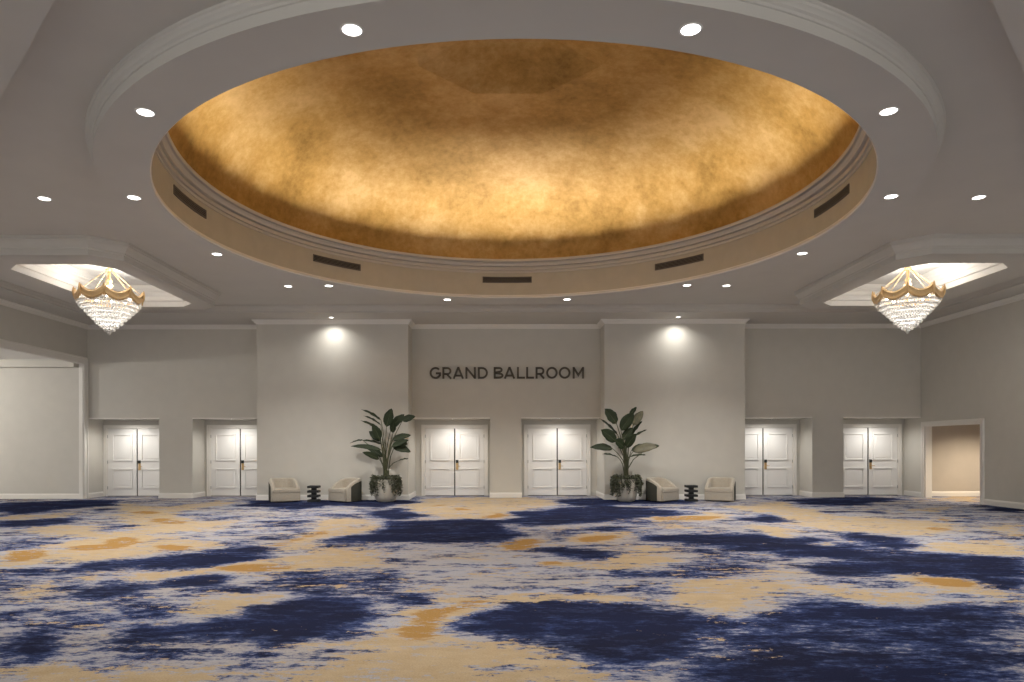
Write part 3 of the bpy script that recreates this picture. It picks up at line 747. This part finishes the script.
# ---------------- sign ----------------
def letters():
    t = empty('wall_sign', (.21, YW-.05, 3.75)); tag(t, 'dark letters reading GRAND BALLROOM on the grey wall above two doors', 'sign')
    Hh = .366; st = .062; sxm = 21.8/691.
    def arcpts(cx, cz, rx, rz, a0, a1, n=28): return [(cx+rx*math.cos(R(a0+(a1-a0)*i/n)), cz+rz*math.sin(R(a0+(a1-a0)*i/n))) for i in range(n+1)]
    def stroke(bm, pts, w=st):
        n = len(pts); L = []; Rr = []
        for i in range(n):
            d0 = Vector(pts[i])-Vector(pts[i-1]) if i else None; d1 = Vector(pts[i+1])-Vector(pts[i]) if i < n-1 else None
            if d0 is None: d0 = d1
            if d1 is None: d1 = d0
            n0 = Vector((-d0.y, d0.x)).normalized(); n1 = Vector((-d1.y, d1.x)).normalized(); m = (n0+n1).normalized(); m /= max(.35, m.dot(n0))
            L.append(Vector(pts[i])+m*w/2); Rr.append(Vector(pts[i])-m*w/2)
        def V(p, y): return bm.verts.new((p.x, y, p.y))
        rings = [(V(a,-.012), V(b,-.012), V(b,.018), V(a,.018)) for a, b in zip(L, Rr)]
        for p, q in zip(rings, rings[1:]):
            for j in range(4): bm.faces.new((p[j], p[(j+1)%4], q[(j+1)%4], q[j]))
        bm.faces.new(rings[0]); bm.faces.new(rings[-1][::-1])
    def glyph(c, w):
        S = []; h = st/2; W = w; H = Hh
        if c == 'O': S = [arcpts(W/2, H/2, W/2-h, H/2-h+.003, 0, 360, 40)]
        if c == 'G': S = [arcpts(W*.52, H/2, W*.52-h, H/2-h+.003, 42, 338, 34) , [(W*.55, H*.47), (W-h*.9, H*.47), (W-h*.9, H*.22)]]
        if c == 'R': S = [[(h,0),(h,H)], [(h,H-h)] + arcpts(W*.5, H*.66, W*.42-h, H*.34-h, 90, -90, 14) + [(h,H*.32+h)], [(W*.45,H*.32+h),(W-h*1.1,0)]]
        if c == 'A': S = [[(h*1.1,0),(W/2,H)], [(W-h*1.1,0),(W/2,H)], [(W*.2,H*.27),(W*.8,H*.27)]]
        if c == 'N': S = [[(h,0),(h,H)], [(W-h,0),(W-h,H)], [(h,H-h*.8),(W-h,h*.8)]]
        if c == 'D': S = [[(h,0),(h,H)], [(h,H-h)] + arcpts(W*.42, H/2, W*.58-h, H/2-h, 90, -90, 20) + [(h,h)]]
        if c == 'B': S = [[(h,0),(h,H)], [(h,H-h)] + arcpts(W*.55, H*.755, W*.36-h, H*.245-h, 90, -90, 12) + [(h,H*.51)], [(h,H*.51)] + arcpts(W*.55, H*.27, W*.45-h, H*.255-h, 90, -90, 12) + [(h,h)]]
        if c == 'L': S = [[(h,H),(h,0)], [(h,h),(W,h)]]
        if c == 'M': S = [[(h,0),(h,H)], [(W-h,0),(W-h,H)], [(h,H-h*.7),(W/2,H*.30),(W-h,H-h*.7)]]
        return S
    for c, a, b_ in (('G',429.9,441.1),('R',442.6,452.4),('A',452.8,464.2),('N',465.6,476),('D',478,488),('B',493.8,503.6),('A',503.8,515.4),('L',517,525),('L',526.2,534),('R',535.6,545.2),('O',546.2,557.6),('O',558.8,570.4),('M',572.6,583.9)):
        x0 = (a-499.4)*sxm - .21; w_ = (b_-a)*sxm
        bm = NB()
        for s in glyph(c, w_): stroke(bm, s)
        for v in bm.verts: v.co.x += x0
        o = link('letter', bm, M['sign'], t)
letters()

# ---------------- armchairs ----------------
def make_armchair():
    t = empty('armchair')
    # plan outline of the shell: U shape open to -y (front); thickness .1, height falls from the back to the front of the arms
    W, D = .43, .40
    def plan(s, off):      # s in -1..1 around the U
        a = s*R(100)
        n = 2.6
        ca, sa = math.cos(a), math.sin(a)
        x = (W-off)*math.copysign(abs(sa)**(2/n), sa); y = (D-off)*math.copysign(abs(ca)**(2/n), ca)
        if ca < 0: x = (W-off)*math.copysign(1, sa); y = -(D-.06)*(abs(s)-.9)/.1 - .0
        return x, y
    def path(off, n=60):
        pts = []
        for i in range(n+1):
            s = -1+2*i/n; u = abs(s)
            if u > .62:
                k = (u-.62)/.38; x = math.copysign(W-off, s); y = .02-(.36)*k
                x0, y0 = None, None
                pts.append((x, y))
            else:
                a = u/.62*R(90); sg = math.copysign(1, s)
                pts.append((sg*(W-off)*math.sin(a)**(.88), .02+(D-.02-off)*max(0, math.cos(a))**(.88)))
        return pts
    def height(s):
        u = abs(s); k = max(0, min(1, (u-.32)/.68)); k = k**2.1
        return .70-.29*k
    def shell(bm, o0, o1, zb, dz, rnd=True, s0=-1, s1=1, n=60):
        A = path(o0, n); B = path(o1, n); rings = []
        for i in range(n+1):
            s = -1+2*i/n
            if s < s0-1e-6 or s > s1+1e-6: continue
            h = height(s)+dz; a, b_ = A[i], B[i]; m = ((a[0]+b_[0])/2, (a[1]+b_[1])/2)
            r = abs(o1-o0)/2
            ring = [(a[0],a[1],zb),(a[0],a[1],h-r*.8)]
            if rnd:
                for q in (135, 90, 45):
                    cc = math.cos(R(q)); f = (1+cc)/2
                    ring.append((a[0]+(b_[0]-a[0])*f, a[1]+(b_[1]-a[1])*f, h-r*.8+r*.8*math.sin(R(q))))
            ring += [(b_[0],b_[1],h-r*.8),(b_[0],b_[1],zb)]
            rings.append([bm.verts.new(p) for p in ring])
        k = len(rings[0])
        for p, q in zip(rings, rings[1:]):
            for j in range(k): bm.faces.new((p[j], p[(j+1)%k], q[(j+1)%k], q[j]))
        bm.faces.new(rings[0]); bm.faces.new(rings[-1][::-1])
    bm = NB(); shell(bm, 0, .115, .03, 0); link('backrest', bm, M['fabric'], t, smooth=True, sharp=60)
    bm = NB(); shell(bm, -.012, .02, .035, -.085, True, -.84, .84); o = link('outer_shell', bm, M['darkfab'], t, smooth=True, sharp=60); o['label'] = 'dark outer back panel'
    # seat block: rounded front, flush with arm fronts
    bm = NB(); prism(bm, [(-.42,-.42),(.42,-.42),(.42,-.345),(.335,-.345),(.335,.3),(-.335,.3),(-.335,-.345),(-.42,-.345)], .03, .30); bmesh.ops.bevel(bm, geom=bm.edges[:], offset=.02, segments=2, affect='EDGES')
    link('seat_base', bm, M['fabric'], t, smooth=True, sharp=50)
    bm = NB(); prism(bm, [(-.424,-.43),(.424,-.43),(.424,-.345),(.335,-.345),(.335,.3),(-.335,.3),(-.335,-.345),(-.424,-.345)], .27, .40); bmesh.ops.bevel(bm, geom=bm.edges[:], offset=.025, segments=3, affect='EDGES'); link('seat_cushion', bm, M['fabric'], t, smooth=True, sharp=50)
    bm = NB(); box(bm, -.30, .30, -.10, .0, .40, .40001)
    bm.free()
    bm = NB(); bmesh.ops.create_cone(bm, cap_ends=True, segments=32, radius1=.30, radius2=.30, depth=.035, matrix=Matrix.Translation((0,0,.018))); link('swivel_base', bm, M['black'], t)
    return t
G = 'cream barrel armchairs along the bay walls'
ch = make_armchair()
spots = [(-6.38, 20.42, 30, 'cream barrel armchair left of the left side table, nearest the far left doors'),
         (-4.50, 20.42, -40, 'cream barrel armchair with dark outer side, just left of the left potted plant'),
         (4.75, 20.42, 42, 'cream barrel armchair with dark outer side, just right of the right potted plant'),
         (6.54, 20.42, -28, 'cream barrel armchair right of the right side table, at the bay wall end')]
for i, (x, y, a, lb) in enumerate(spots):
    o = ch if i == 0 else copy_tree(ch)
    o.location = (x, y, 0); o.rotation_euler.z = R(a); o.scale = (.94,.94,.98); tag(o, lb, 'armchair', G)

# ---------------- side tables ----------------
def make_table():
    t = empty('side_table')
    bm = NB(); box(bm, -.065, .065, -.065, .065, .0, .44, .008); link('pedestal', bm, M['tablem'], t)
    for k, (z, nm) in enumerate(((0, 'base_block'), (.135, 'block'), (.27, 'block'), (.405, 'table_top'))):
        bm = NB(); box(bm, -.16, .16, -.16, .16, z, z+.068, .012); link(nm, bm, M['tablem'], t)
    return t
tb = make_table(); tb.location = (-5.45, 20.3, 0); tag(tb, 'dark stacked-block side table between the two left armchairs', 'side table', 'dark block side tables')
t2 = copy_tree(tb); t2.location = (5.63, 20.3, 0); tag(t2, 'dark stacked-block side table between the two right armchairs', 'side table', 'dark block side tables')

# ---------------- planters ----------------
PXM = 20.35/691.
def world(px, py): return ((px-499.4)*PXM, EYE+(447-py)*PXM)
def leaf_blade(bm, p0, p1, width, face, fold=.18, droop=.0):
    """pointed oval blade from p0 to p1, midrib fold, 'face' is roughly the blade normal"""
    p0, p1 = Vector(p0), Vector(p1); d = (p1-p0); L = d.length; u = d.normalized()
    n = Vector(face); n = (n - u*n.dot(u)).normalized(); s = u.cross(n)
    N_ = 9; rows = []
    for i in range(N_+1):
        t = i/N_
        w = width/2*(math.sin(math.pi*min(1, t**.8*1.0))**.75 if 0 < t < 1 else 0)
        c = p0 + u*L*t + Vector((0,0,droop*L*math.sin(math.pi*t)))
        wav = .06*width*math.sin(t*19)
        rows.append([bm.verts.new(c + s*w + n*(w*fold+wav)), bm.verts.new(c + s*w*.5 + n*w*fold*.4), bm.verts.new(c), bm.verts.new(c - s*w*.5 + n*w*fold*.4), bm.verts.new(c - s*w + n*(w*fold-wav))])
    for a, b_ in zip(rows, rows[1:]):
        for j in range(4): bm.faces.new((a[j], a[j+1], b_[j+1], b_[j]))
    bmesh.ops.remove_doubles(bm, verts=bm.verts[:], dist=1e-5)
def make_plant(cx, cy, label, leaves, pot_r, trail, seed, stemx):
    rnd = random.Random(seed)
    t = empty('potted_plant', (cx, cy, 0)); tag(t, label, 'plant')
    bm = NB(); k = pot_r/.35
    revolve(bm, [(0.001,0),(.22*k,0),(.27*k,.03),(.325*k,.16),(.35*k,.34),(.345*k,.52),(.325*k,.64),(.325*k,.66),(.295*k,.66),(.295*k,.58),(0.001,.58)], 0, 0, 48)
    link('pot', bm, M['pot'], t, smooth=True, sharp=50)
    bm = NB(); revolve(bm, [(0.001,.60),(.15,.605),(.293*k,.59),(.293*k,.57),(.001,.57)], 0, 0, 32); link('soil', bm, M['soil'], t)
    for (bx, by, tx, ty, wd, dep, pale) in leaves:
        x0, z0 = world(bx, by); x1, z1 = world(tx, ty)
        x0 -= cx; x1 -= cx; yd0 = dep*.5; yd1 = dep
        yd1 = max(-.9, min(.42, yd1)); yd0 = max(-.5, min(.3, yd0))
        base = Vector((rnd.uniform(-.07,.07), rnd.uniform(-.06,.06), .59))
        b0 = Vector((x0, yd0, z0)); b1 = Vector((x1, yd1, z1))
        # turn the blade's face towards the viewer-side by its width: narrow ones are seen edge on
        face = Vector((rnd.uniform(-.2,.2), -1, .35)) if wd > .13 else Vector((rnd.uniform(-.2,.2), -.35, 1))
        real = wd if wd > .13 else .17
        bm = NB(); leaf_blade(bm, b0, b1, real, face, .16, .05)
        o = link('leaf', bm, M['leafpale'] if pale else M['leaf'], t, smooth=True)
        md = o.modifiers.new('thickness', 'SOLIDIFY'); md.thickness = .004
        mid = base.lerp(b0, .55) + Vector((-(x0)*.22, 0, .10))
        bm = NB()
        pts = [base, base.lerp(mid, .5)+Vector((-(x0)*.05,0,.03)), mid, mid.lerp(b0, .5)+Vector((0,0,.03)), b0, b0.lerp(b1, .45)+Vector((0,0,.02)), b0.lerp(b1, .9)]
        tube(bm, pts, [.02,.017,.014,.012,.010,.006,.003], 6)
        link('petiole', bm, M['stem'], o, smooth=True)
    # trailing greenery over the rim: uncountable small leaves on hanging runners
    bm = NB()
    for i in range(trail):
        a = rnd.uniform(0, 2*math.pi)
        if i % 3 == 0: a = rnd.choice((0, math.pi)) + rnd.gauss(0, .45)
        ln = rnd.uniform(.08, .5); rr = .30*k
        pts = []
        for s in range(8):
            q = s/7
            rad = rr + .10*min(1, q*3) + .03*q*rnd.random() + .02
            z = .66 + .10*math.sin(min(1, q*2.5)*math.pi)*(1-q) - ln*max(0, q-.2)*1.2
            pts.append(Vector((rad*math.cos(a+.12*q), rad*math.sin(a+.12*q), max(.03, z))))
        tube(bm, pts, .004, 4)
        for s, p in enumerate(pts[1:]):
            for _ in range(4):
                c = p + Vector((rnd.gauss(0,.025), rnd.gauss(0,.025), rnd.gauss(0,.02))); c.z = max(.03, c.z)
                L = rnd.uniform(.025,.045); d = Vector((math.cos(a)+rnd.gauss(0,.6), math.sin(a)+rnd.gauss(0,.6), rnd.gauss(-.3,.6))).normalized()
                sd = d.cross(Vector((rnd.gauss(0,1),rnd.gauss(0,1),rnd.gauss(0,1)))).normalized()*L*.45
                vs = [bm.verts.new(c-d*L), bm.verts.new(c+sd), bm.verts.new(c+d*L), bm.verts.new(c-sd)]
                bm.faces.new(vs)
    # low crown of grassy foliage round the stems
    for i in range(90):
        a = rnd.uniform(0, 2*math.pi); r0 = rnd.uniform(.05,.28*k); ln = rnd.uniform(.08,.2)
        c = Vector((r0*math.cos(a), r0*math.sin(a), .62)); e = c + Vector((math.cos(a)*ln*.8, math.sin(a)*ln*.8, ln*rnd.uniform(.3,1)))
        sd = Vector((-math.sin(a), math.cos(a), 0))*.018; m_ = c.lerp(e, .5)+Vector((0,0,.02))
        vs = [bm.verts.new(c), bm.verts.new(m_+sd), bm.verts.new(e), bm.verts.new(m_-sd)]; bm.faces.new(vs)
    for i in range(420):
        a = rnd.uniform(0, 2*math.pi); r0 = rnd.uniform(.12,.40*k)
        c = Vector((r0*math.cos(a), r0*math.sin(a), rnd.uniform(.62,.76)-.25*max(0, r0-.3)))
        d = Vector((rnd.gauss(0,1), rnd.gauss(0,1), rnd.gauss(0,.7))).normalized(); L = rnd.uniform(.025,.05); sd = d.cross(Vector((0,0,1)) + Vector((rnd.random(),0,0))).normalized()*L*.5
        vs = [bm.verts.new(c-d*L), bm.verts.new(c+sd), bm.verts.new(c+d*L), bm.verts.new(c-sd)]; bm.faces.new(vs)
    o = link('trailing_foliage', bm, M['ivy'], t); o['kind'] = 'stuff'
    return t
LEFT = [(387,427,392.5,408.5,.30,-.1,0),(393,433,393,420,.20,.1,0),(391,428,404,414,.26,.15,0),(402,421,415,416,.22,.15,0),(381,420,361,409,.08,.1,0),(382,425,366,416,.12,-.3,0),(381,431,359.5,420,.12,.2,0),
 (381,440,374,424,.24,-.2,0),(381,441,369,431,.24,.05,0),(381,444,360,440,.10,.2,0),(362,440,348,443,.08,.3,0),(383,450,353,446,.15,-.3,0),(383,457,363,444,.20,.1,0),(381,459,366,452,.18,-.5,0),
 (392,440,411,435,.20,.1,0),(392,447,410,440,.18,-.2,0),(393,446,411.5,452,.26,-.1,0),(396,443,407,444,.2,.25,0),(398,461,410,458.5,.08,-.3,0)]
RIGHT = [(616,424,604,409,.34,-.1,0),(620,431,632,413,.34,-.2,0),(630,416,637,407,.09,.1,0),(633,426,643.5,411,.26,.1,1),(618,435,600,418,.12,.2,0),(615,442,599.5,430,.34,-.25,0),(623,448,612,440,.30,-.4,0),
 (628,440,643,421,.12,.15,0),(622,440,632,428,.24,-.1,0),(628,441,645,430,.12,-.2,0),(624,448,633,434,.26,-.45,0),(612,449,589,447.5,.22,-.2,0),(616,457,600,454,.08,-.4,0),(631,451,647,445,.18,.05,0),(632,452,658,446,.28,-.1,1),(650,448,658,446,.14,-.12,0),(627,457,642,455,.12,-.5,0)]
make_plant(-3.34, 20.30, 'tall broad-leafed plant in a cream pot beside the left armchairs', LEFT, .35, 60, 3, 386)
make_plant(3.72, 20.30, 'tall broad-leafed plant in a cream pot beside the right armchairs, ivy around it', RIGHT, .33, 95, 5, 624)

# ---------------- chandeliers ----------------
def make_chandelier():
    t = empty('chandelier', (0, 0, 5.84))
    Z = lambda z: z-5.84
    RR = .68; PK = [R(21+45*k) for k in range(8)]
    bm = NB(); revolve(bm, [(.001,0),(.10,0),(.10,-.02),(.06,-.045),(.03,-.06),(.03,-.09),(.075,-.10),(.085,-.13),(.06,-.16),(.001,-.165)], 0, 0, 24); link('canopy', bm, M['gold'], t, smooth=True)
    hub = Vector((0,0,Z(5.70)))
    for a in PK:
        bm = NB(); tube(bm, [hub+Vector((.06*math.sin(a),-.06*math.cos(a),0)), Vector((.65*math.sin(a),-.65*math.cos(a),Z(5.17)))], .007, 6); link('hanging_rod', bm, M['gold'], t)
    bm = NB(); tube(bm, [hub, Vector((0,0,Z(5.45))), Vector((0,0,Z(4.95)))], [.035,.03,.02], 10)
    revolve(bm, [(.03,Z(5.50)),(.07,Z(5.46)),(.05,Z(5.40)),(.09,Z(5.34)),(.03,Z(5.28))], 0, 0, 16); link('centre_stem', bm, M['gold'], t, smooth=True)
    # swagged gilt band
    for k in range(8):
        a0 = PK[k]; bm = NB(); n = 12; rows = []
        for i in range(n+1):
            q = i/n; a = a0+R(45)*q; dip = math.sin(math.pi*q)
            ztop = 5.26-.15*dip**.8; zb = 5.03-.13*dip; rad = RR*(1-.035*dip)
            row = []
            for j in range(6):
                f = j/5; pl = .018*math.sin(f*math.pi*3)+.03*math.sin(f*math.pi)
                row.append(bm.verts.new(((rad+pl)*math.sin(a), -(rad+pl)*math.cos(a), Z(ztop+(zb-ztop)*f))))
            rows.append(row)
        for p, q_ in zip(rows, rows[1:]):
            for j in range(5): bm.faces.new((p[j], p[j+1], q_[j+1], q_[j]))
        o = link('gilt_swag', bm, M['gold'], t, smooth=True); md = o.modifiers.new('thickness', 'SOLIDIFY'); md.thickness = .008
        bm = NB(); a = a0; s, c = math.sin(a), -math.cos(a)
        tube(bm, [((RR+.035)*s,(RR+.035)*c,Z(5.27)),((RR+.045)*s,(RR+.045)*c,Z(5.18)),((RR+.03)*s,(RR+.03)*c,Z(5.08)),((RR+.01)*s,(RR+.01)*c,Z(4.98))], [.012,.022,.030,.006], 8)
        link('gilt_tassel', bm, M['gold'], t, smooth=True)
    # tiers of crystal drops
    tiers = [(.65,5.12,.24),(.59,4.95,.16),(.51,4.86,.15),(.43,4.77,.15),(.35,4.68,.15),(.27,4.59,.15),(.19,4.50,.14),(.11,4.42,.13),(.045,4.35,.09)]
    rnd = random.Random(2)
    for r, z, h in tiers:
        bm = NB(); n = max(10, int(2*math.pi*r/.062))
        for i in range(n):
            a = 2*math.pi*i/n; s, c = math.sin(a), -math.cos(a)
            m = 3 if h > .16 else 2
            for j in range(m):
                zc = Z(z) - h*(j+.5)/m; hh = h/m*.52; rr = .029 if j < m-1 else .034
                cr = Vector((r*s + rnd.uniform(-.006,.006), r*c, zc))
                vs = [bm.verts.new(cr+Vector((0,0,hh))), bm.verts.new(cr-Vector((0,0,hh)))]
                q = [bm.verts.new(cr+Vector((rr*math.cos(b_+a), rr*math.sin(b_+a), hh*.25))) for b_ in (0, math.pi/2, math.pi, 3*math.pi/2)]
                for b_ in range(4): bm.faces.new((vs[0], q[b_], q[(b_+1)%4])); bm.faces.new((vs[1], q[(b_+1)%4], q[b_]))
        o = link('crystal_tier', bm, M['crystal'], t)
        o['kind'] = 'stuff'
        bm = NB(); revolve(bm, [(r-.008,Z(z)+.004),(r+.008,Z(z)+.004),(r+.008,Z(z)-.008),(r-.008,Z(z)-.008)], 0, 0, 48, closed=True); link('tier_ring', bm, M['ringt'], t)
    bm = NB(); bmesh.ops.create_icosphere(bm, subdivisions=2, radius=.036, matrix=Matrix.Translation((0,0,Z(4.245)))); tube(bm, [(0,0,Z(4.36)),(0,0,Z(4.27))], .012, 6); link('crystal_ball', bm, M['crystal'], t, smooth=True)
    for k in range(8):
        a = R(22+45*k); bm = NB(); bmesh.ops.create_uvsphere(bm, u_segments=10, v_segments=8, radius=.028, matrix=Matrix.Translation((.42*math.sin(a),-.42*math.cos(a),Z(5.05))) @ Matrix.Diagonal((1,1,1.6,1))); link('bulb', bm, M['bulb'], t, smooth=True)
    for z, p, sz in ((4.92, P_CHAN, .2), (4.66, P_CHAN*.7, .1)):
        l = bpy.data.lights.new('chandelier_lamp', 'POINT'); l.energy = p; l.shadow_soft_size = sz; l.color = (1,.98,.95)
        o = bpy.data.objects.new('chandelier_lamp', l); col.objects.link(o); o.location = (0,0,Z(z)); o.parent = t
    return t
c1 = make_chandelier(); c1.location = (-9.03, 16.0, 5.84); tag(c1, 'crystal cone chandelier with gold swags hanging in the left coffer', 'chandelier', 'crystal chandeliers')
c2 = copy_tree(c1); c2.location = (9.46, 16.0, 5.84); c2.scale.x = -1; c2.rotation_euler.z = R(-10); tag(c2, 'crystal cone chandelier with gold swags hanging in the right coffer', 'chandelier', 'crystal chandeliers')
# up-facing disc light added inside each gilt band to brighten the coffer above
for x in (-9.03, 9.46):
    l = bpy.data.lights.new('coffer_fill', 'AREA'); l.shape = 'DISK'; l.size = .7; l.energy = P_COFFER; l.color = (1,.97,.92)
    o = bpy.data.objects.new('coffer_fill', l); col.objects.link(o); o.location = (x, 16.0, 5.16); o.rotation_euler = (R(180), 0, 0)
    point('coffer_side_fill', (x+.12, 16.0, 5.40), 9, .12, (1,.97,.92))  # extra point light added to brighten the coffer sides
